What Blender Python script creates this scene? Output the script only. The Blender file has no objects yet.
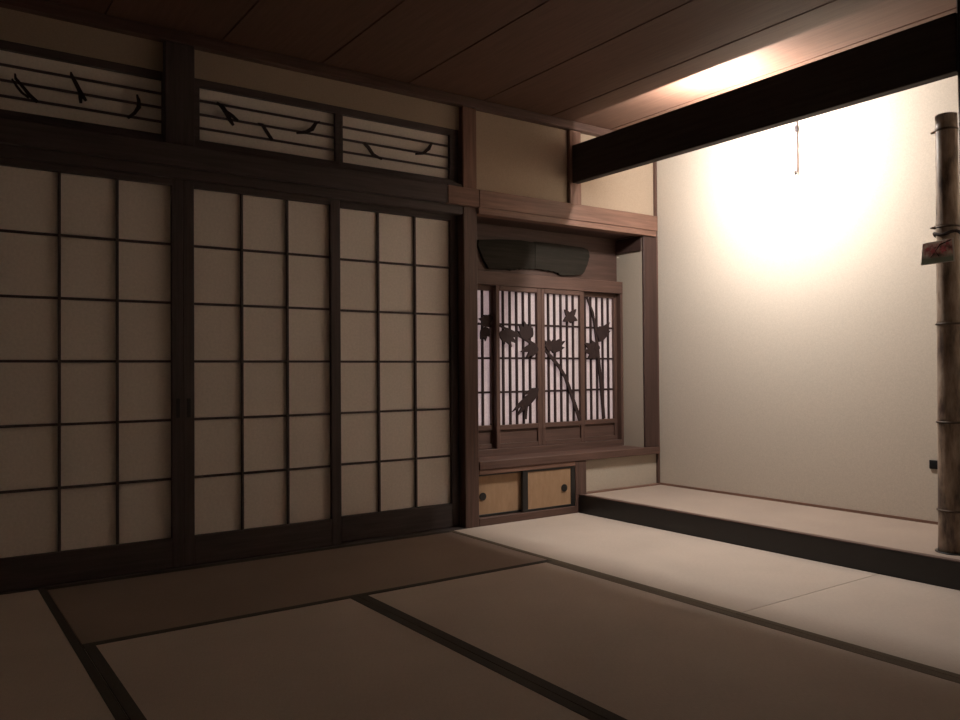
import bpy, bmesh, math, random
from mathutils import Vector, Matrix
random.seed(7)
SC = bpy.context.scene
COL = SC.collection

# ------------------------------------------------------------------ materials
def new_mat(name):
    m = bpy.data.materials.new(name); m.use_nodes = True
    nt = m.node_tree
    b = next(n for n in nt.nodes if n.type == 'BSDF_PRINCIPLED')
    return m, nt, b

def coords(nt, scale):
    tc = nt.nodes.new('ShaderNodeTexCoord'); mp = nt.nodes.new('ShaderNodeMapping')
    mp.inputs['Scale'].default_value = scale
    nt.links.new(tc.outputs['Object'], mp.inputs['Vector'])
    return mp.outputs['Vector']

def noise(nt, vec, scale, detail=3, rough=.55):
    n = nt.nodes.new('ShaderNodeTexNoise')
    n.inputs['Scale'].default_value = scale; n.inputs['Detail'].default_value = detail
    n.inputs['Roughness'].default_value = rough
    nt.links.new(vec, n.inputs['Vector'])
    return n.outputs['Fac']

def ramp(nt, fac, stops):
    r = nt.nodes.new('ShaderNodeValToRGB')
    e = r.color_ramp.elements
    while len(e) < len(stops): e.new(.5)
    for el, (p, c) in zip(e, stops):
        el.position = p; el.color = (*c, 1)
    nt.links.new(fac, r.inputs['Fac'])
    return r.outputs['Color']

def bump(nt, fac, b, strength, dist=.002):
    n = nt.nodes.new('ShaderNodeBump')
    n.inputs['Strength'].default_value = strength; n.inputs['Distance'].default_value = dist
    nt.links.new(fac, n.inputs['Height']); nt.links.new(n.outputs['Normal'], b.inputs['Normal'])

def wood(name, c, rough=.5, axis='z', contrast=.35, spec=.3):
    m, nt, b = new_mat(name)
    s = {'x': (1.2, 22, 22), 'y': (22, 1.2, 22), 'z': (22, 22, 1.2)}[axis]
    f = noise(nt, coords(nt, s), 3.0, 5, .6)
    lo = tuple(v*(1-contrast) for v in c); hi = tuple(v*(1+contrast) for v in c)
    nt.links.new(ramp(nt, f, [(.3, lo), (.7, hi)]), b.inputs['Base Color'])
    b.inputs['Roughness'].default_value = rough
    b.inputs['Specular IOR Level'].default_value = spec
    bump(nt, f, b, .15)
    return m

def flat(name, c, rough=.8, var=.06, scale=60, spec=.2, bstr=.0):
    m, nt, b = new_mat(name)
    f = noise(nt, coords(nt, (1, 1, 1)), scale, 4, .6)
    nt.links.new(ramp(nt, f, [(.3, tuple(v*(1-var) for v in c)), (.7, tuple(min(1, v*(1+var)) for v in c))]), b.inputs['Base Color'])
    b.inputs['Roughness'].default_value = rough
    b.inputs['Specular IOR Level'].default_value = spec
    if bstr: bump(nt, f, b, bstr)
    return m

DARK = (.084, .066, .063); BROWN = (.20, .112, .082); POST = (.110, .065, .052); PANEL = (.112, .064, .050)
M = {}
for ax in 'xyz':
    M['dark_'+ax] = wood('dark_stained_wood_'+ax, DARK, .55, ax, .25)
    M['brown_'+ax] = wood('brown_cedar_wood_'+ax, BROWN, .5, ax, .3)
    M['umber_'+ax] = wood('umber_stained_wood_'+ax, (.060, .034, .028), .55, ax, .25)
    M['panel_'+ax] = wood('cedar_panel_wood_'+ax, PANEL, .55, ax, .25)
    M['post_'+ax] = wood('reddish_post_wood_'+ax, POST, .5, ax, .3)
M['beam'] = wood('smoked_beam_wood', (.052, .042, .038), .75, 'y', .25)
M['ceil'] = wood('ceiling_cedar_board', (.135, .073, .051), .6, 'y', .16)
M['back_board'] = wood('recess_back_board', (.092, .054, .043), .55, 'x', .25)
M['plaque'] = wood('weathered_plaque_wood', (.030, .026, .021), .8, 'x', .25, .1)
M['carve'] = flat('carved_dark_wood', (.036, .022, .021), .7)
M['lacquer'] = flat('black_lacquer', (.016, .015, .0145), .35, .1, 20, .5)
M['black'] = flat('black_plastic', (.012, .012, .013), .5)
M['plaster'] = flat('beige_sand_plaster', (.56, .50, .425), .95, .07, 160, .05, .15)
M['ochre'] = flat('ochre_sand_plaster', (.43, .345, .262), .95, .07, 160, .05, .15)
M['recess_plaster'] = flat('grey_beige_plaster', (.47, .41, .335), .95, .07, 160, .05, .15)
M['paper'] = flat('shoji_paper', (.92, .85, .775), .9, .06, 90, .1)
M['subfloor'] = flat('subfloor_boards', (.05, .035, .025), .9)
M['heri'] = flat('tatami_border_cloth', (.072, .064, .054), .9, .15, 300)
M['heri_brown'] = flat('tatami_border_brown_cloth', (.14, .11, .08), .9, .15, 300)
M['straw'] = flat('tatami_straw_core', (.20, .15, .09), .95)
M['white_metal'] = flat('pale_metal', (.62, .60, .58), .4, .03, 20, .5)
M['flare_rod'] = flat('flare_washed_rod', (.42, .35, .37), .5, .05, 30, .3)  # glare of the lit wall painted into the rod's pale purple
M['dark_metal'] = flat('dark_iron', (.05, .04, .045), .45, .1, 30, .5)

def tatami_mat(name, c, along):
    m, nt, b = new_mat(name)
    s = (60, 900, 60) if along == 'x' else (900, 60, 60)   # rush runs across the long side
    f = noise(nt, coords(nt, s), 1.0, 2, .5)
    g = noise(nt, coords(nt, (1, 1, 1)), 3.0, 3, .5)
    mx = nt.nodes.new('ShaderNodeMath'); mx.operation = 'MULTIPLY_ADD'
    mx.inputs[1].default_value = .6; nt.links.new(f, mx.inputs[0])
    ms = nt.nodes.new('ShaderNodeMath'); ms.operation = 'MULTIPLY'; ms.inputs[1].default_value = .4
    nt.links.new(g, ms.inputs[0]); nt.links.new(ms.outputs[0], mx.inputs[2])
    nt.links.new(ramp(nt, mx.outputs[0], [(.3, tuple(v*.86 for v in c)), (.7, tuple(v*1.14 for v in c))]), b.inputs['Base Color'])
    b.inputs['Roughness'].default_value = .75
    b.inputs['Specular IOR Level'].default_value = .25
    bump(nt, f, b, .25, .001)
    return m
TAT = (.52, .44, .375)
M['tat_x'] = tatami_mat('tatami_rush_x', TAT, 'x')
M['tat_y'] = tatami_mat('tatami_rush_y', TAT, 'y')
M['tat_dark'] = tatami_mat('darker_tatami_rush', (.27, .205, .165), 'x')  # darker rush for the one mat along the screens
M['tat_alcove'] = tatami_mat('alcove_rush', (.375, .305, .255), 'y')

# paper that daylight shines through
m, nt, b = new_mat('backlit_shoji_paper')
f = noise(nt, coords(nt, (1, 1, 1)), 120, 4)
b.inputs['Roughness'].default_value = .9
col = ramp(nt, f, [(.3, (.60, .54, .52)), (.7, (.70, .64, .62))])
nt.links.new(col, b.inputs['Base Color'])
tr = nt.nodes.new('ShaderNodeBsdfTranslucent'); nt.links.new(col, tr.inputs['Color'])
mx = nt.nodes.new('ShaderNodeMixShader'); mx.inputs[0].default_value = .45
out = next(n for n in nt.nodes if n.type == 'OUTPUT_MATERIAL')
nt.links.new(b.outputs[0], mx.inputs[1]); nt.links.new(tr.outputs[0], mx.inputs[2])
nt.links.new(mx.outputs[0], out.inputs['Surface'])
M['lit_paper'] = m

# gold-flecked fusuma paper
m, nt, b = new_mat('tan_fusuma_paper')
f = noise(nt, coords(nt, (1.5, 1, .5)), 30, 5, .65)
nt.links.new(ramp(nt, f, [(.3, (.33, .205, .115)), (.55, (.37, .235, .135)), (.75, (.42, .27, .16))]), b.inputs['Base Color'])
b.inputs['Roughness'].default_value = .7
M['fusuma'] = m

# bamboo skin
m, nt, b = new_mat('smoked_bamboo_skin')
f = noise(nt, coords(nt, (9, 9, 2.2)), 2.2, 5, .65)
nt.links.new(ramp(nt, f, [(.36, (.09, .06, .048)), (.5, (.31, .23, .17)), (.68, (.55, .45, .36))]), b.inputs['Base Color'])
b.inputs['Roughness'].default_value = .38
M['bamboo'] = m
M['bamboo_node'] = flat('bamboo_node_ring', (.11, .08, .06), .5)

# lamp tube
m, nt, b = new_mat('warm_lamp_tube')
b.inputs['Base Color'].default_value = (.9, .85, .8, 1)
b.inputs['Emission Color'].default_value = (1.0, .925, .855, 1)
b.inputs['Emission Strength'].default_value = 1880
M['lamp'] = m

# picture side of the postcard
m, nt, b = new_mat('postcard_picture')
tc = nt.nodes.new('ShaderNodeTexCoord')
sp = nt.nodes.new('ShaderNodeSeparateXYZ'); nt.links.new(tc.outputs['Object'], sp.inputs[0])
vo = nt.nodes.new('ShaderNodeTexNoise'); vo.inputs['Scale'].default_value = 42; vo.inputs['Detail'].default_value = 3
nt.links.new(tc.outputs['Object'], vo.inputs['Vector'])
pic = ramp(nt, vo.outputs['Fac'], [(.34, (.20, .12, .10)), (.44, (.62, .27, .25)), (.53, (.78, .52, .45)), (.64, (.85, .75, .65))])
mr = nt.nodes.new('ShaderNodeMapRange'); mr.inputs['From Min'].default_value = .020; mr.inputs['From Max'].default_value = .036
nt.links.new(sp.outputs['Z'], mr.inputs['Value'])
mxc = nt.nodes.new('ShaderNodeMix'); mxc.data_type = 'RGBA'
nt.links.new(mr.outputs['Result'], mxc.inputs['Factor'])
mxc.inputs['A'].default_value = (.24, .28, .20, 1)
nt.links.new(pic, mxc.inputs['B'])
nt.links.new(mxc.outputs['Result'], b.inputs['Base Color'])
b.inputs['Roughness'].default_value = .4
M['picture'] = m
M['card_white'] = flat('card_paper', (.75, .72, .68), .7, .02)
M['red_petal'] = flat('printed_red_flower', (.66, .19, .20), .45, .25, 90)
M['branch_ink'] = flat('printed_branch', (.05, .03, .025), .5)

# ------------------------------------------------------------------ geometry helpers
class MB:
    def __init__(self): self.bm = bmesh.new()
    def box(self, x0, x1, y0, y1, z0, z1, bev=.0012):
        r = bmesh.ops.create_cube(self.bm, size=1)
        vs = r['verts']
        for v in vs:
            v.co = Vector(((x0+x1)/2 + v.co.x*(x1-x0), (y0+y1)/2 + v.co.y*(y1-y0), (z0+z1)/2 + v.co.z*(z1-z0)))
        if bev:
            es = {e for v in vs for e in v.link_edges}
            bmesh.ops.bevel(self.bm, geom=list(es), offset=min(bev, .3*min(x1-x0, y1-y0, z1-z0)), segments=1, affect='EDGES')
        return self
    def prism(self, pts, axis, a0, a1):
        """polygon pts in the two remaining axes, extruded along axis"""
        def P(p, a): return {'x': (a, p[0], p[1]), 'y': (p[0], a, p[1]), 'z': (p[0], p[1], a)}[axis]
        lo = [self.bm.verts.new(P(p, a0)) for p in pts]; hi = [self.bm.verts.new(P(p, a1)) for p in pts]
        n = len(pts)
        self.bm.faces.new(lo); self.bm.faces.new(hi[::-1])
        for i in range(n): self.bm.faces.new((lo[i], hi[i], hi[(i+1) % n], lo[(i+1) % n]))
        return self
    def tube(self, path, radii, seg=12, caps=True):
        path = [Vector(p) for p in path]
        if not hasattr(radii, '__len__'): radii = [radii]*len(path)
        rings = []
        for i, p in enumerate(path):
            t = (path[min(i+1, len(path)-1)] - path[max(i-1, 0)]).normalized()
            ref = Vector((0, 0, 1)) if abs(t.z) < .9 else Vector((1, 0, 0))
            a = t.cross(ref).normalized(); b = t.cross(a)
            rings.append([self.bm.verts.new(p + radii[i]*(math.cos(2*math.pi*k/seg)*a + math.sin(2*math.pi*k/seg)*b)) for k in range(seg)])
        for r0, r1 in zip(rings, rings[1:]):
            for k in range(seg): self.bm.faces.new((r0[k], r0[(k+1) % seg], r1[(k+1) % seg], r1[k]))
        if caps:
            self.bm.faces.new(rings[0]); self.bm.faces.new(rings[-1][::-1])
        return self
    def lathe(self, cx, cy, prof, seg=40):
        rings = [[self.bm.verts.new((cx + r*math.cos(2*math.pi*k/seg), cy + r*math.sin(2*math.pi*k/seg), z)) for k in range(seg)] for r, z in prof]
        for r0, r1 in zip(rings, rings[1:]):
            for k in range(seg): self.bm.faces.new((r0[k], r0[(k+1) % seg], r1[(k+1) % seg], r1[k]))
        self.bm.faces.new(rings[0][::-1]); self.bm.faces.new(rings[-1])
        return self
    def blade(self, path, widths, y0, y1):
        """a flat curved stroke in the XZ plane with pointed or blunt ends, given thickness along y"""
        path = [Vector((p[0], 0, p[1])) for p in path]
        L, R = [], []
        for i, p in enumerate(path):
            t = (path[min(i+1, len(path)-1)] - path[max(i-1, 0)]).normalized()
            n = Vector((-t.z, 0, t.x))*widths[i]/2
            L.append((p+n)); R.append((p-n))
        pts = [(q.x, q.z) for q in L] + [(q.x, q.z) for q in R[::-1]]
        return self.prism(pts, 'y', y0, y1)
    def leaf(self, root, tip, w, y0, y1):
        a, b = Vector(root), Vector(tip); d = b-a; n = Vector((-d.y, d.x)).normalized()
        prof = [(0, .08), (.15, .6), (.35, 1), (.55, .9), (.78, .5), (1, .02)]
        pts = [tuple(a+d*t+n*w/2*s) for t, s in prof] + [tuple(a+d*t-n*w/2*s) for t, s in prof[::-1]]
        return self.prism(pts, 'y', y0, y1)
    def build(self, name, mat, parent=None, smooth=False):
        bmesh.ops.recalc_face_normals(self.bm, faces=self.bm.faces[:])
        me = bpy.data.meshes.new(name)
        off = wloc(parent) if parent else Vector()
        if not parent:
            # a top-level mesh gets its origin at its own base
            xs = [v.co for v in self.bm.verts]
            off = Vector(((min(v.x for v in xs)+max(v.x for v in xs))/2, (min(v.y for v in xs)+max(v.y for v in xs))/2, min(v.z for v in xs)))
        bmesh.ops.translate(self.bm, verts=self.bm.verts[:], vec=-off)
        if smooth:
            for f in self.bm.faces: f.smooth = len(f.verts) == 4
        self.bm.to_mesh(me); self.bm.free()
        me.materials.append(mat)
        o = bpy.data.objects.new(name, me); COL.objects.link(o)
        if parent: o.parent = parent
        else: o.location = off
        return o

def wloc(o):
    v = Vector()
    while o is not None: v += o.location; o = o.parent
    return v

def tag(o, label, cat, group=None, kind=None):
    o['label'] = label; o['category'] = cat
    if group: o['group'] = group
    if kind: o['kind'] = kind
    return o

def thing(name, loc, label, cat, group=None):
    o = bpy.data.objects.new(name, None); COL.objects.link(o); o.location = loc
    o.empty_display_size = .05
    return tag(o, label, cat, group, 'thing')

def struct(o):
    o['kind'] = 'structure'; return o

def copy_tree(o, parent=None):
    c = o.copy(); COL.objects.link(c)
    if parent: c.parent = parent
    for ch in list(o.children): copy_tree(ch, c)
    return c

# ------------------------------------------------------------------ the room shell
XL, YB, ZC = -2.86, -4.46, 2.235
KX, TX = .855, 1.545          # front of the alcove sill, back wall of the alcove
struct(MB().box(XL-.1, TX+.1, YB-.1, .20, -.10, -.052, 0).build('floor', M['subfloor']))
cm = MB()
seams = [XL-.02, -2.55, -2.095, -1.635, -1.175, -.715, -.255, .205, .665, 1.125, 1.60]
for a, b_ in zip(seams, seams[1:]):      # lapped cedar boards
    cm.prism([(a+.0022, ZC), (b_-.0022, ZC+.0025), (b_-.0022, ZC+.024), (a+.0022, ZC+.022)], 'y', YB-.05, .06)
struct(cm.build('ceiling', M['ceil']))
struct(MB().box(XL-.1, TX+.15, YB-.1, .30, ZC+.055, ZC+.09, 0).build('trim_1', M['subfloor']))   # deck above the boards
struct(MB().box(XL-.10, XL, YB-.1, .20, -.1, ZC+.06, 0).build('wall_left', M['paper']))
struct(MB().box(XL, .86, YB-.10, YB, -.1, ZC+.06, 0).build('wall_rear', M['paper']))
struct(MB().box(.86, 1.0, YB-.1, -2.191, -.1, ZC+.06, 0).build('wall_right', M['plaster']))
struct(MB().box(TX, TX+.08, -2.30, .30, -.1, ZC+.06, 0).build('wall_alcove_back', M['plaster']))
struct(MB().box(.956, TX, -2.19, -2.14, -.1, ZC+.06, 0).build('wall_alcove_side', M['plaster']))
# plaster of the wall with the screens: above the transoms, above the window recess, below the ledge
wf = MB()
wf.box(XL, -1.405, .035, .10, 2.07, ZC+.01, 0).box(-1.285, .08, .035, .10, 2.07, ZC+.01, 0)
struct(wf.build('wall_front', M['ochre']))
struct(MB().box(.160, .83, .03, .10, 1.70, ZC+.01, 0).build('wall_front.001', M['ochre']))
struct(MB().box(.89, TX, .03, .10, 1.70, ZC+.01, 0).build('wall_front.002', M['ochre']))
struct(MB().box(.900, TX, .03, .10, .06, .30, 0).build('wall_front.003', M['recess_plaster']))
struct(MB().box(1.4085, 1.46, .0185, .28, .30, 1.66, 0).build('wall_recess_side', M['recess_plaster']))
# added unseen backing, keeps outside light from leaking past the screens and transoms
struct(MB().box(XL-.1, .12, .16, .20, -.1, ZC+.06, 0).build('wall_light_block', M['subfloor']))
# ceiling moulding
struct(MB().box(XL, TX, -.012, .04, 2.190, 2.236, .003).build('trim_2', M['post_x']))
struct(MB().box(TX-.018, TX, -2.1, -.012, 2.205, 2.236, .003).build('trim_3', M['brown_y']))
# thresholds, head jambs, long head rail (in its jointed lengths)
struct(MB().box(XL, .077, .0, .16, -.052, .003).build('trim_4', M['dark_x']))
struct(MB().box(XL, .077, .005, .13, 1.624, 1.69).build('trim_5', M['dark_x']))
def rail(x0, x1, mat, n): struct(MB().box(x0, x1, -.022, .03, 1.667, 1.760, .003).build('trim_%d' % n, mat))
rail(XL, -.032, M['dark_x'], 6); rail(-.030, .1635, M['brown_x'], 7); rail(.1655, 1.512, M['brown_x'], 8)
struct(MB().box(XL, .077, .01, .09, 1.755, 1.782).build('trim_9', M['dark_x']))
struct(MB().box(.165, 1.500, -.016, .05, 1.634, 1.6665).build('trim_10', M['brown_x']))
# window recess: roof board, back boards, lintel over the panels, jambs, track sill
struct(MB().box(.165, 1.415, .05, .28, 1.640, 1.66, 0).build('trim_11', M['umber_x']))
struct(MB().box(.120, 1.415, .235, .255, 1.355, 1.642, 0).build('trim_12', M['back_board']))
struct(MB().box(.120, 1.412, .184, .275, 1.292, 1.366, .002).build('trim_13', M['panel_x']))
struct(MB().box(1.3905, 1.412, .186, .275, .337, 1.292, .002).build('trim_14', M['panel_z']))
struct(MB().box(.120, 1.3905, .180, .275, .30, .375, .002).build('trim_15', M['post_x']))
struct(MB().box(.095, .165, .056, .28, -.1, 1.66, 0).build('trim_16', M['brown_z']))
struct(MB().box(1.400, 1.4085, .0185, .235, 1.545, 1.634, .001).build('trim_20', M['umber_y']))
# thin corner bead and foot bead of the alcove
struct(MB().box(TX-.016, TX, .012, .032, .100, 2.19, 0).build('trim_17', M['post_z']))
struct(MB().box(TX-.010, TX, -2.15, .012, .095, .112, 0).build('trim_18', M['brown_y']))
struct(MB().box(.918, TX-.01, .0, .031, .095, .107, 0).build('trim_19', M['brown_x']))

# ------------------------------------------------------------------ posts, beam, sill, ledge
def post(x0, x1, y0, y1, z0, z1, mat, label):
    return tag(MB().box(x0, x1, y0, y1, z0, z1, .004).build('wooden_post', mat), label, 'post', None, 'thing')
post(.077, .165, 0, .054, -.05, 1.667, M['post_z'], 'square brown wooden post between the paper screens and the window recess')
post(.077, .165, 0, .085, 1.76, 2.19, M['brown_z'], 'short brown post above the head rail, right end of the transoms')
post(-1.406, -1.285, 0, .12, 1.76, 2.19, M['dark_z'], 'wide dark post between the first and second bird transom')
post(.818, .907, .006, .10, 1.76, 2.19, M['brown_z'], 'short brown wall post that carries the end of the dark beam')
post(.836, .920, .0, .10, -.05, .293, M['post_z'], 'stubby brown post between the low cabinet and the alcove')
post(1.407, 1.522, .0, .018, .337, 1.638, M['umber_z'], 'dark reddish post at the right edge of the window recess')
# the alcove post at the right edge: black
o = MB().box(.835, .955, -2.190, -2.078, .002, 2.236, .006).build('alcove_post', M['lacquer'])
tag(o, 'glossy black post behind the bamboo at the end of the beam', 'post', None, 'thing')
tag(MB().box(.835, .885, -2.0775, .0055, 1.884, 2.100, .003).build('wooden_beam', M['beam']),
    'thick dark beam crossing above the front of the alcove', 'beam', None, 'thing')
sill = thing('alcove_sill', (.87, -1.0, 0), 'black lacquered raised sill along the front of the alcove', 'sill')
MB().box(KX, .886, -2.0775, -.001, -.05, .101, .002).build('front_board', M['lacquer'], sill)
MB().box(KX, .886, -2.0775, -.001, .101, .105, .001).build('top_edge', M['post_y'], sill)['label'] = 'brown top edge'
tag(MB().box(.165, 1.530, -.006, .180, .293, .337, .003).build('window_ledge', M['panel_x']),
    'brown wooden ledge under the lattice panels, above the cabinet', 'ledge', None, 'thing')

# ------------------------------------------------------------------ tatami
def tatami(x0, x1, y0, y1, along, label, sides=(1, 1), hw=.030, zt=0., name='tatami_mat', group='tatami mats on the floor', mats=('heri', 'heri'), rush=None):
    t = thing(name, ((x0+x1)/2, (y0+y1)/2, zt-.05), label, 'tatami mat', group)
    g = .0012
    MB().box(x0+g, x1-g, y0+g, y1-g, zt-.05, zt-.006, .001).build('straw_core', M['straw'], t)
    MB().box(x0+g, x1-g, y0+g, y1-g, zt-.006, zt, .0008).build('rush_cover', M[rush or 'tat_'+along], t)
    for k in (0, 1):
        if not sides[k]: continue
        if along == 'y':
            a = (x0+g, x0+hw) if k == 0 else (x1-hw, x1-g)
            mb = MB().box(a[0], a[1], y0+g, y1-g, zt-.002, zt+.0012, .0005)
        else:
            a = (y0+g, y0+hw) if k == 0 else (y1-hw, y1-g)
            mb = MB().box(x0+g, x1-g, a[0], a[1], zt-.002, zt+.0012, .0005)
        mb.build('cloth_border', M[mats[k]], t)
    return t
tatami(-1.843, -.030, -.815, -.001, 'x', 'darker tatami mat lying along the foot of the paper screens', rush='tat_dark')
tatami(-.942, -.030, -2.635, -.815, 'y', 'tatami mat in front, between the dark border and the lit mats', (1, 1), .036, mats=('heri', 'heri_brown'))
tatami(-1.843, -.942, -2.635, -.815, 'y', 'tatami mat between the two thick dark borders on the floor', (1, 1), .033)
tatami(-2.755, -1.843, -1.815, -.001, 'y', 'dark tatami mat in the near left corner beside the leftmost screen', (1, 1), .027)
tatami(-.030, KX, -1.750, -.001, 'y', 'brightly lit tatami mat in front of the low cabinet', (1, 0), .028, mats=('heri_brown', 'heri'))
tatami(-.030, KX, -3.570, -1.750, 'y', 'brightly lit tatami mat in front of the bamboo pole', (1, 0), .028, mats=('heri_brown', 'heri'))
# floor out of the picture, so that the room is whole
struct(MB().box(XL, KX, YB, -3.572, -.052, 0, .001).build('floor.001', M['tat_x']))
struct(MB().box(-1.843, -.031, -3.571, -2.637, -.052, 0, .001).build('floor.002', M['tat_x']))
struct(MB().box(-2.755, -1.845, -3.571, -1.817, -.052, 0, .001).build('floor.003', M['tat_y']))
struct(MB().box(XL, -2.757, -3.571, -.001, -.052, 0, .001).build('floor.004', M['dark_y']))
# the alcove's own mat
am = thing('alcove_mat', (1.2, -1, .05), 'pale rush mat covering the raised alcove floor', 'tatami mat')
MB().box(.8865, 1.535, -2.0775, -.001, -.05, .095, 0).build('straw_core', M['straw'], am)
MB().box(.8865, 1.535, -2.0775, -.001, .095, .100, .001).build('rush_cover', M['tat_alcove'], am)

# ------------------------------------------------------------------ paper screens
P, RW, Z0 = .2091, .245, .1257
def make_shoji(x):
    """origin at the left bottom of the screen; front face at y = 0"""
    L = (x, .024, .004)
    t = thing('shoji_screen', L, '', 'sliding screen', 'paper screens along the wall')
    W = .7182; s = .0455; x0, y0, z0 = L
    xa, xb = x0+s, x0+W-s                   # paper opening
    za, zb = Z0, Z0+6*RW
    MB().box(x0, xa, y0, y0+.03, z0, 1.640, .002).build('stile', M['dark_z'], t)
    MB().box(xb, x0+W, y0, y0+.03, z0, 1.640, .002).build('stile', M['dark_z'], t)
    MB().box(xa, xb, y0, y0+.03, z0, za, .002).build('bottom_rail', M['dark_x'], t)
    MB().box(xa, xb, y0, y0+.03, zb, 1.640, .002).build('top_rail', M['dark_x'], t)
    lat = MB()
    for k in (1, 2): lat.box(xa+k*P-.0052, xa+k*P+.0052, y0+.010, y0+.022, za, zb, .001)
    for k in range(1, 6): lat.box(xa, xb, y0+.013, y0+.022, za+k*RW-.005, za+k*RW+.005, .001)
    lat.build('lattice', M['dark_z'], t)
    MB().box(xa-.004, xb+.004, y0+.022, y0+.0245, za-.004, zb+.004, 0).build('paper', M['paper'], t)
    return t
s1 = make_shoji(-2.0466)
def pull(t, dx):
    w = wloc(t)
    p = MB()
    p.box(w.x+dx-.008, w.x+dx+.008, w.y-.0015, w.y+.006, .625, .705, .001)
    p.build('finger_pull', M['lacquer'], t)
shojis = [s1]
for k in range(3): shojis.append(copy_tree(s1))
s1['label'] = 'large paper screen left of the meeting stiles, partly cut off'
for o, x, y, lab in ((shojis[1], -1.3284, .024, 'large paper screen right of the meeting stiles in the middle'),
                     (shojis[2], -.6373, .058, 'brightest large paper screen, beside the brown post'),
                     (shojis[3], -2.7364, .058, 'paper screen beyond the one at the left edge, barely seen')):
    o.location = (x, y, .004); o['label'] = lab
bpy.context.view_layer.update()
pull(shojis[0], .7182-.022); pull(shojis[1], .022)

# ------------------------------------------------------------------ transoms with birds
BIRDS = {
 0: [([(-1.942,1.952),(-1.940,1.935),(-1.914,1.905),(-1.894,1.880),(-1.866,1.857)], [.006,.012,.014,.018,.016]),
     ([(-1.952,1.930),(-1.936,1.905),(-1.919,1.884),(-1.895,1.868)], [.005,.010,.010,.008]),
     ([(-1.751,1.998),(-1.748,1.985),(-1.732,1.956),(-1.717,1.925),(-1.696,1.894)], [.004,.016,.020,.022,.012]),
     ([(-1.722,1.938),(-1.717,1.905),(-1.715,1.882)], [.006,.018,.012]),
     ([(-1.506,1.956),(-1.499,1.933),(-1.499,1.905),(-1.515,1.878),(-1.541,1.853)], [.006,.018,.024,.018,.014])],
 1: [([(-1.180,1.985),(-1.157,1.970),(-1.135,1.942),(-1.124,1.919),(-1.107,1.896)], [.006,.024,.028,.024,.012]),
     ([(-1.146,1.958),(-1.113,1.938),(-1.087,1.921)], [.008,.020,.010]),
     ([(-.998,1.924),(-.977,1.921),(-.957,1.893),(-.931,1.859)], [.006,.018,.020,.018]),
     ([(-.815,1.912),(-.771,1.922),(-.739,1.942),(-.722,1.970),(-.701,1.983)], [.014,.022,.030,.020,.006])],
 2: [([(-.476,1.920),(-.449,1.902),(-.422,1.869),(-.374,1.854)], [.008,.022,.022,.010]),
     ([(-.182,1.908),(-.135,1.920),(-.104,1.948),(-.085,1.980)], [.010,.020,.026,.010])],
}
TL = ['bird transom above the leftmost screen with three bird shapes, left of the wide post',
      'bird transom just right of the wide dark post, three bird shapes',
      'bird transom with two bird shapes, next to the brown post']
for k, (xa, xb, fl, fr) in enumerate([(-2.030, -1.402, .03, .004), (-1.254, -.622, .03, .018), (-.584, .024, .018, .05)]):
    t = thing('transom_panel', ((xa+xb)/2, .05, 1.783), TL[k], 'transom', 'bird transoms above the screens')
    fr_ = MB()
    fr_.box(xa-fl, xb+fr, .040, .062, 1.783, 1.808, .001).box(xa-fl, xb+fr, .040, .062, 2.037, 2.088, .001)
    fr_.box(xa-fl, xa, .040, .062, 1.808, 2.037, .001).box(xb, xb+fr, .040, .062, 1.808, 2.037, .001)
    fr_.build('frame', M['dark_x'], t)
    for z in (1.862, 1.921, 1.980):
        MB().box(xa, xb, .046, .056, z-.0045, z+.0045, .001).build('bar', M['dark_x'], t)
    MB().box(xa-.003, xb+.003, .062, .0645, 1.80, 2.045, 0).build('paper', M['paper'], t)
    for path, w in BIRDS[k]:
        MB().blade(path, [q*.62+.002 for q in w], .040, .0475).build('bird_cutout', M['carve'], t)

# ------------------------------------------------------------------ lattice panels with carved bamboo
def leaves(root, tips, w):
    return [(root, tp, w) for tp in tips]
def panel(x0, x1, sl, sr, yf, kum, label, stems, clusters):
    sx, ox = (1.0115, .0245) if yf < .2 else (1.009, .021)
    T = lambda x: sx*x + ox
    x0, x1, kum = T(x0), T(x1), [T(x) for x in kum]
    stems = [([(T(x), z+.003) for x, z in path], w) for path, w in stems]
    clusters = [[((T(a[0]), a[1]+.003), (T(b_[0]), b_[1]+.003), w) for a, b_, w in cl] for cl in clusters]
    t = thing('lattice_panel', ((x0+x1)/2, yf, .376), label, 'lattice panel', 'lattice panels in the window recess')
    yb = yf+.030
    for a, c in ((x0, x0+sl), (x1-sr, x1)):
        MB().box(a, c, yf, yb, .375, 1.2918, .002).build('stile', M['panel_z'], t)
    a, c = x0+sl, x1-sr
    MB().box(a, c, yf, yb, 1.264, 1.2918, .002).build('top_rail', M['panel_x'], t)
    MB().box(a, c, yf, yb, .478, .506, .002).build('middle_rail', M['panel_x'], t)
    MB().box(a, c, yf, yb, .375, .402, .002).build('bottom_rail', M['post_x'], t)
    MB().box(a, c, yf+.012, yf+.020, .402, .478, 0).build('kick_board', M['post_x'], t)
    lt = MB()
    for x in kum: lt.box(x-.0066, x+.0066, yf+.009, yf+.020, .506, 1.264, .001)
    for z in (.691, .883, 1.075): lt.box(a, c, yf+.011, yf+.020, z-.006, z+.006, .001)
    lt.build('lattice', M['carve'], t)
    MB().box(a-.003, c+.003, yf+.020, yf+.0215, .50, 1.27, 0).build('paper', M['lit_paper'], t)['label'] = 'paper lit from outside'
    for path, w in stems:
        MB().blade(path, [q*1.1 for q in w], yf-.001, yf+.0055).build('carved_stem', M['carve'], t)
    for cl in clusters:
        mb = MB()
        for i, (root, tip, w) in enumerate(cl): mb.leaf(root, tip, w*1.12, yf-.0015-.0006*i, yf+.006+.0003*i)
        mb.build('carved_leaves', M['carve'], t)
    return t
FY, RY = .190, .2215
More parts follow.
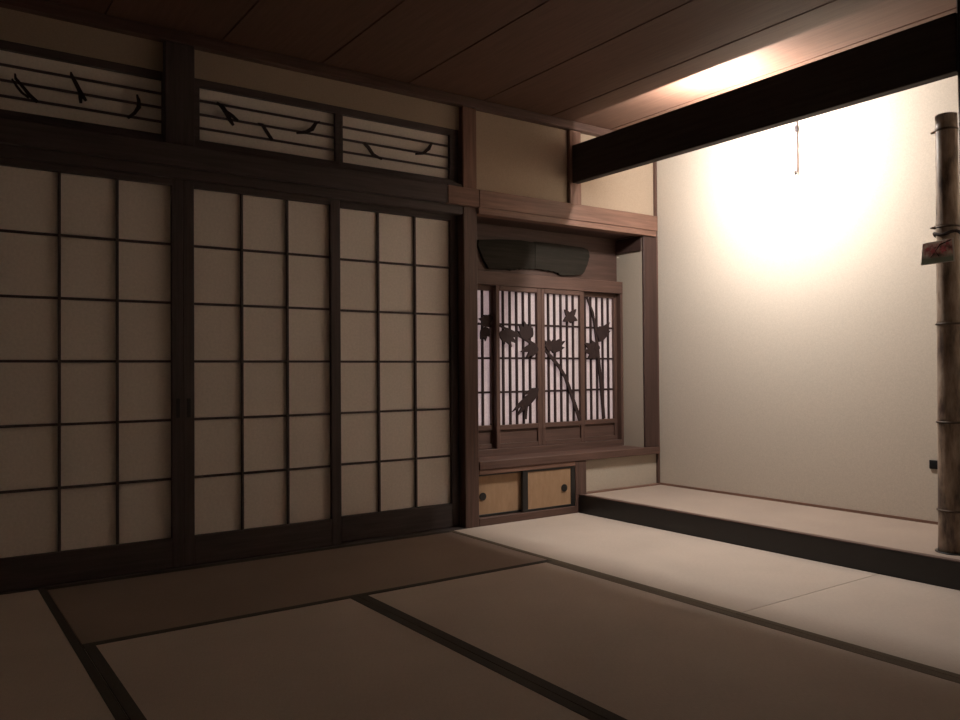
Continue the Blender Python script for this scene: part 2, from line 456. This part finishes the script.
panel(.121, .412, .03, .026, RY, [.188, .236, .284, .334], 'narrow-looking leftmost lattice panel beside the post, mostly hidden',
      [([(.30, 1.075), (.34, 1.062), (.385, 1.06)], [.008, .01, .012])],
      [leaves((.385, 1.09), [(.300, 1.10), (.318, 1.068), (.335, 1.122), (.37, 1.125)], .034), leaves((.345, 1.055), [(.312, .985), (.345, .975), (.372, 1.0)], .034)])
panel(.392, .716, .026, .030, FY, [.450, .498, .545, .593, .641], 'lattice panel second from the post, carved stem and drooping leaves',
      [([(.415, 1.062), (.492, 1.037), (.568, 1.004), (.680, .951)], [.008, .014, .016, .018]),
       ([(.668, .690), (.622, .640), (.590, .60)], [.006, .010, .008]), ([(.612, .640), (.598, .575), (.592, .53)], [.012, .018, .020])],
      [leaves((.622, .992), [(.552, 1.075), (.590, 1.094), (.632, 1.086), (.650, 1.058), (.545, 1.035)], .040),
       leaves((.435, 1.035), [(.535, .965), (.500, .945), (.450, .958), (.540, 1.0), (.428, .985)], .036),
       leaves((.682, .950), [(.560, .915), (.592, .942), (.602, .882), (.640, .885), (.662, .905)], .032),
       leaves((.652, .675), [(.500, .575), (.530, .545), (.548, .61), (.585, .58)], .030),
       leaves((.690, .705), [(.600, .640), (.585, .670), (.625, .610)], .028)])
panel(.7165, 1.051, .027, .034, FY, [.780, .827, .875, .924, .971], 'lattice panel with a carved star-shaped leaf and a long slanting stem',
      [([(.744, .928), (.791, .887), (.847, .833), (.897, .769), (.943, .665), (1.010, .507)], [.016, .018, .019, .020, .021, .022])],
      [leaves((.938, 1.128), [(.893, 1.172), (.938, 1.150), (.985, 1.178), (.995, 1.108), (.943, 1.092), (.884, 1.100)], .032),
       leaves((.790, .930), [(.742, .985), (.770, .998), (.820, 1.002), (.862, .998), (.897, .985), (.890, .945), (.84, .925), (.745, .950)], .034)])
panel(1.030, 1.358, .03, .024, RY, [1.102, 1.149, 1.199, 1.248, 1.295], 'rightmost lattice panel with a tall carved bamboo stalk',
      [([(1.107, 1.262), (1.155, 1.165), (1.179, 1.058), (1.198, .920), (1.217, .744), (1.241, .507)], [.012, .016, .018, .019, .020, .022])],
      [leaves((1.198, 1.010), [(1.298, 1.108), (1.302, 1.055), (1.272, 1.022), (1.240, 1.090), (1.215, 1.082), (1.235, 1.0)], .042),
       leaves((1.190, .925), [(1.080, .978), (1.140, .995), (1.080, .925), (1.112, .880), (1.150, .875), (1.182, .975)], .042)])

# ------------------------------------------------------------------ dark plaque above the panels
pq = thing('wooden_plaque', (.74, .226, 1.383), 'dark weathered wooden plaque with wavy lower edge above the lattice panels', 'plaque')
PQ = lambda pts: [(x*1.009+.021, z+.006) for x, z in pts]
MB().prism(PQ([(.298, 1.505), (.303, 1.538), (.450, 1.553), (.597, 1.561), (.679, 1.556), (.700, 1.561), (.700, 1.402), (.672, 1.3985), (.655, 1.401), (.640, 1.396), (.612, 1.398), (.596, 1.392), (.581, 1.395), (.560, 1.386), (.545, 1.388), (.525, 1.381), (.500, 1.385), (.370, 1.381), (.338, 1.424), (.315, 1.470)]), 'y', .2165, .2345).build('plank', M['plaque'], pq)
MB().prism(PQ([(.7025, 1.402), (.7025, 1.562), (.893, 1.562), (1.073, 1.557), (1.112, 1.549), (1.127, 1.530), (1.129, 1.505), (1.112, 1.457), (1.085, 1.408), (1.066, 1.390), (.980, 1.381), (.905, 1.376), (.884, 1.380), (.878, 1.391), (.858, 1.390), (.846, 1.396), (.819, 1.395), (.800, 1.400), (.770, 1.398), (.745, 1.403)]), 'y', .2165, .2345).build('plank', M['plaque'], pq)

# ------------------------------------------------------------------ low cabinet
cab = thing('low_cabinet', (.48, .05, 0), 'low built-in cabinet with two tan sliding doors under the ledge', 'cabinet')
MB().box(.165, .836, .0, .11, -.05, .040, .002).build('base_rail', M['panel_x'], cab)
MB().box(.165, .836, .0, .11, .268, .292, .002).build('top_rail', M['brown_x'], cab)
MB().box(.165, .836, .10, .13, .040, .268, 0).build('back_board', M['dark_x'], cab)
MB().box(.812, .836, .006, .10, .040, .268, .001).build('side_stile', M['lacquer'], cab)
def cab_door(x0, x1, sl, sr, y, px):
    d = MB().box(x0+sl, x1-sr, y+.004, y+.014, .052, .257, 0).build('door', M['fusuma'], cab)
    fr = MB().box(x0, x1, y, y+.018, .0405, .053, .001).box(x0, x1, y, y+.018, .256, .2675, .001)
    fr.box(x0, x0+sl, y, y+.018, .053, .256, .001).box(x1-sr, x1, y, y+.018, .053, .256, .001)
    fr.build('door_frame', M['lacquer'], d)
    pl = MB(); pl.tube([(px, y+.0045, .148), (px, y-.001, .148), (px, y-.0015, .148), (px, y+.002, .148)], [.021, .021, .013, .012], 24)
    pl.build('pull', M['lacquer'], d)
cab_door(.166, .487, .012, .012, .030, .209)
cab_door(.4580, .8115, .036, .0065, .006, .756)

# ------------------------------------------------------------------ bamboo pole, postcard, hanger, socket, lamp
bx, by = 1.015, -1.956
bam = thing('bamboo_pole', (bx, by, .100), 'tall mottled bamboo pole standing on the right end of the alcove sill', 'bamboo vase')
NZ = [.262, .600, .978, 1.352, 1.728]
prof = []
def rad(z): return .0505 - .0120*(z-.1)/1.68
prof = [(rad(.104), .1045)]
for i, nz in enumerate(NZ):
    prof += [(rad(nz)*.985, nz-.05), (rad(nz), nz-.012), (rad(nz)*1.03, nz-.004), (rad(nz)*.965, nz), (rad(nz)*1.03, nz+.005), (rad(nz), nz+.014), (rad(nz)*.98, nz+.06)]
prof += [(rad(1.782), 1.782), (rad(1.782)-.004, 1.784), (rad(1.782)-.008, 1.782), (rad(1.782)-.008, 1.735)]
MB().lathe(bx, by, prof).build('culm', M['bamboo'], bam, True)
for nz in NZ:
    MB().lathe(bx, by, [(rad(nz)*1.0, nz-.005), (rad(nz)*1.10, nz-.0015), (rad(nz)*1.10, nz+.001), (rad(nz)*1.0, nz+.005)]).build('node_ring', M['bamboo_node'], bam, True)
MB().lathe(bx, by, [(.060, .1003), (.062, .1025), (.060, .1048)]).build('base_plate', M['lacquer'], bam)
for nz, dy, dz in ((1.728, .046, -.006), (1.352, .052, .002)):
    MB().tube([(bx-.012, by+.034, nz), (bx-.025, by+dy-.012, nz+dz*.5), (bx-.028, by+dy, nz+dz)], [.007, .006, .004], 10).build('twig_stub', M['bamboo'], bam, True)
MB().tube([(bx-.050*math.sin(a), by+.046*math.cos(a), 1.325+.006*math.sin(3*a)) for a in [k*math.pi/14 for k in range(-2, 17)]], .006, 8).build('tie_cord', M['carve'], bam, True)

card = thing('postcard', (.962, -1.94, 1.21), 'small picture postcard with red flowers fixed to the bamboo pole', 'postcard')
CX0 = .962
MB().prism([(-1.886, 1.293), (-1.999, 1.300), (-2.004, 1.212), (-1.878, 1.209)], 'x', CX0, CX0+.0015).build('card', M['card_white'], card)
MB().prism([(-1.888, 1.2915), (-1.994, 1.2975), (-1.999, 1.2145), (-1.8805, 1.2115)], 'x', CX0-.0008, CX0).build('picture', M['picture'], card)
fl = MB()
for cy, cz, r in ((-1.963, 1.262, .012), (-1.925, 1.259, .009), (-1.905, 1.268, .008), (-1.978, 1.283, .006)):
    fl.prism([(cy+r*(1+.22*math.cos(5*a))*math.cos(a), cz+r*(1+.22*math.cos(5*a))*math.sin(a)) for a in [2*math.pi*k/20 for k in range(20)]], 'x', CX0-.0014, CX0-.0008)
fl.build('printed_flowers', M['red_petal'], card)
br = MB()
for q in ([(-1.918, 1.236), (-1.914, 1.234), (-1.952, 1.279), (-1.990, 1.292), (-1.990, 1.296), (-1.950, 1.284)], [(-1.935, 1.255), (-1.938, 1.252), (-1.949, 1.238), (-1.944, 1.237)]):
    br.prism(q, 'x', CX0-.0014, CX0-.0008)
br.build('printed_branch', M['branch_ink'], card)

hk = thing('scroll_hanger', (TX-.012, -.968, 1.83), 'thin scroll hanger rod on the brightly lit alcove wall', 'scroll hanger')
MB().tube([(TX-.012, -.968, 1.842), (TX-.012, -.968, 2.204)], .0050, 10).build('rod', M['flare_rod'], hk, True)
MB().lathe(TX-.012, -.968, [(.006, 2.052), (.0105, 2.060), (.0115, 2.068), (.009, 2.078), (.006, 2.085)], 20).build('knob', M['dark_metal'], hk, True)
MB().tube([(TX-.012, -.968, 1.846), (TX-.015, -.968, 1.832), (TX-.022, -.968, 1.828), (TX-.028, -.968, 1.835), (TX-.029, -.968, 1.846)], .0042, 10).build('hook', M['dark_metal'], hk, True)

so = thing('wall_socket', (TX-.012, -1.635, .345), 'small black wall socket low on the alcove wall beside the bamboo pole', 'socket')
MB().box(TX-.009, TX, -1.680, -1.618, .350, .390, .002).build('housing', M['black'], so)
MB().box(TX-.011, TX-.009, -1.668, -1.630, .357, .383, .001).build('socket_face', M['black'], so)

lt = thing('alcove_lamp', (1.0, -1.0, 2.0), 'tube lamp fixed behind the dark beam, lighting the alcove', 'lamp')
MB().box(.885, .908, -1.16, -.70, 1.968, 1.998, .003).build('housing', M['white_metal'], lt)
MB().tube([(.928, -1.07, 1.983), (.928, -.79, 1.983)], .008, 16).build('lamp_tube', M['lamp'], lt, True)
for y in (-1.092, -.768):
    MB().box(.907, .940, y-.012, y+.012, 1.971, 1.995, .002).build('lamp_holder', M['white_metal'], lt)

# ------------------------------------------------------------------ light from outside, camera
w = bpy.data.worlds.new('World'); SC.world = w; w.use_nodes = True
bg = next(n for n in w.node_tree.nodes if n.type == 'BACKGROUND')
bg.inputs[0].default_value = (.85, .765, .84, 1); bg.inputs[1].default_value = 3.4

cam = bpy.data.cameras.new('camera'); co = bpy.data.objects.new('camera', cam); COL.objects.link(co)
cam.sensor_width = 36; cam.lens = 36*809.24/960; cam.clip_start = .02
ya, pi, ro = (math.radians(v) for v in (-35.134, .8188, -.4367))
fw = Vector((-math.sin(ya)*math.cos(pi), math.cos(ya)*math.cos(pi), math.sin(pi)))
rt = fw.cross(Vector((0, 0, 1))).normalized(); up = rt.cross(fw)
r2 = math.cos(ro)*rt + math.sin(ro)*up; u2 = -math.sin(ro)*rt + math.cos(ro)*up
mat = Matrix((r2, u2, -fw)).transposed().to_4x4(); mat.translation = Vector((-2.2634, -3.4652, .8082))
co.matrix_world = mat
SC.camera = co
vs = SC.view_settings
SC.display_settings.display_device = 'sRGB'
vs.view_transform = 'Standard'; vs.look = 'None'; vs.gamma = 1; vs.use_curve_mapping = False
vs.exposure = 0.0
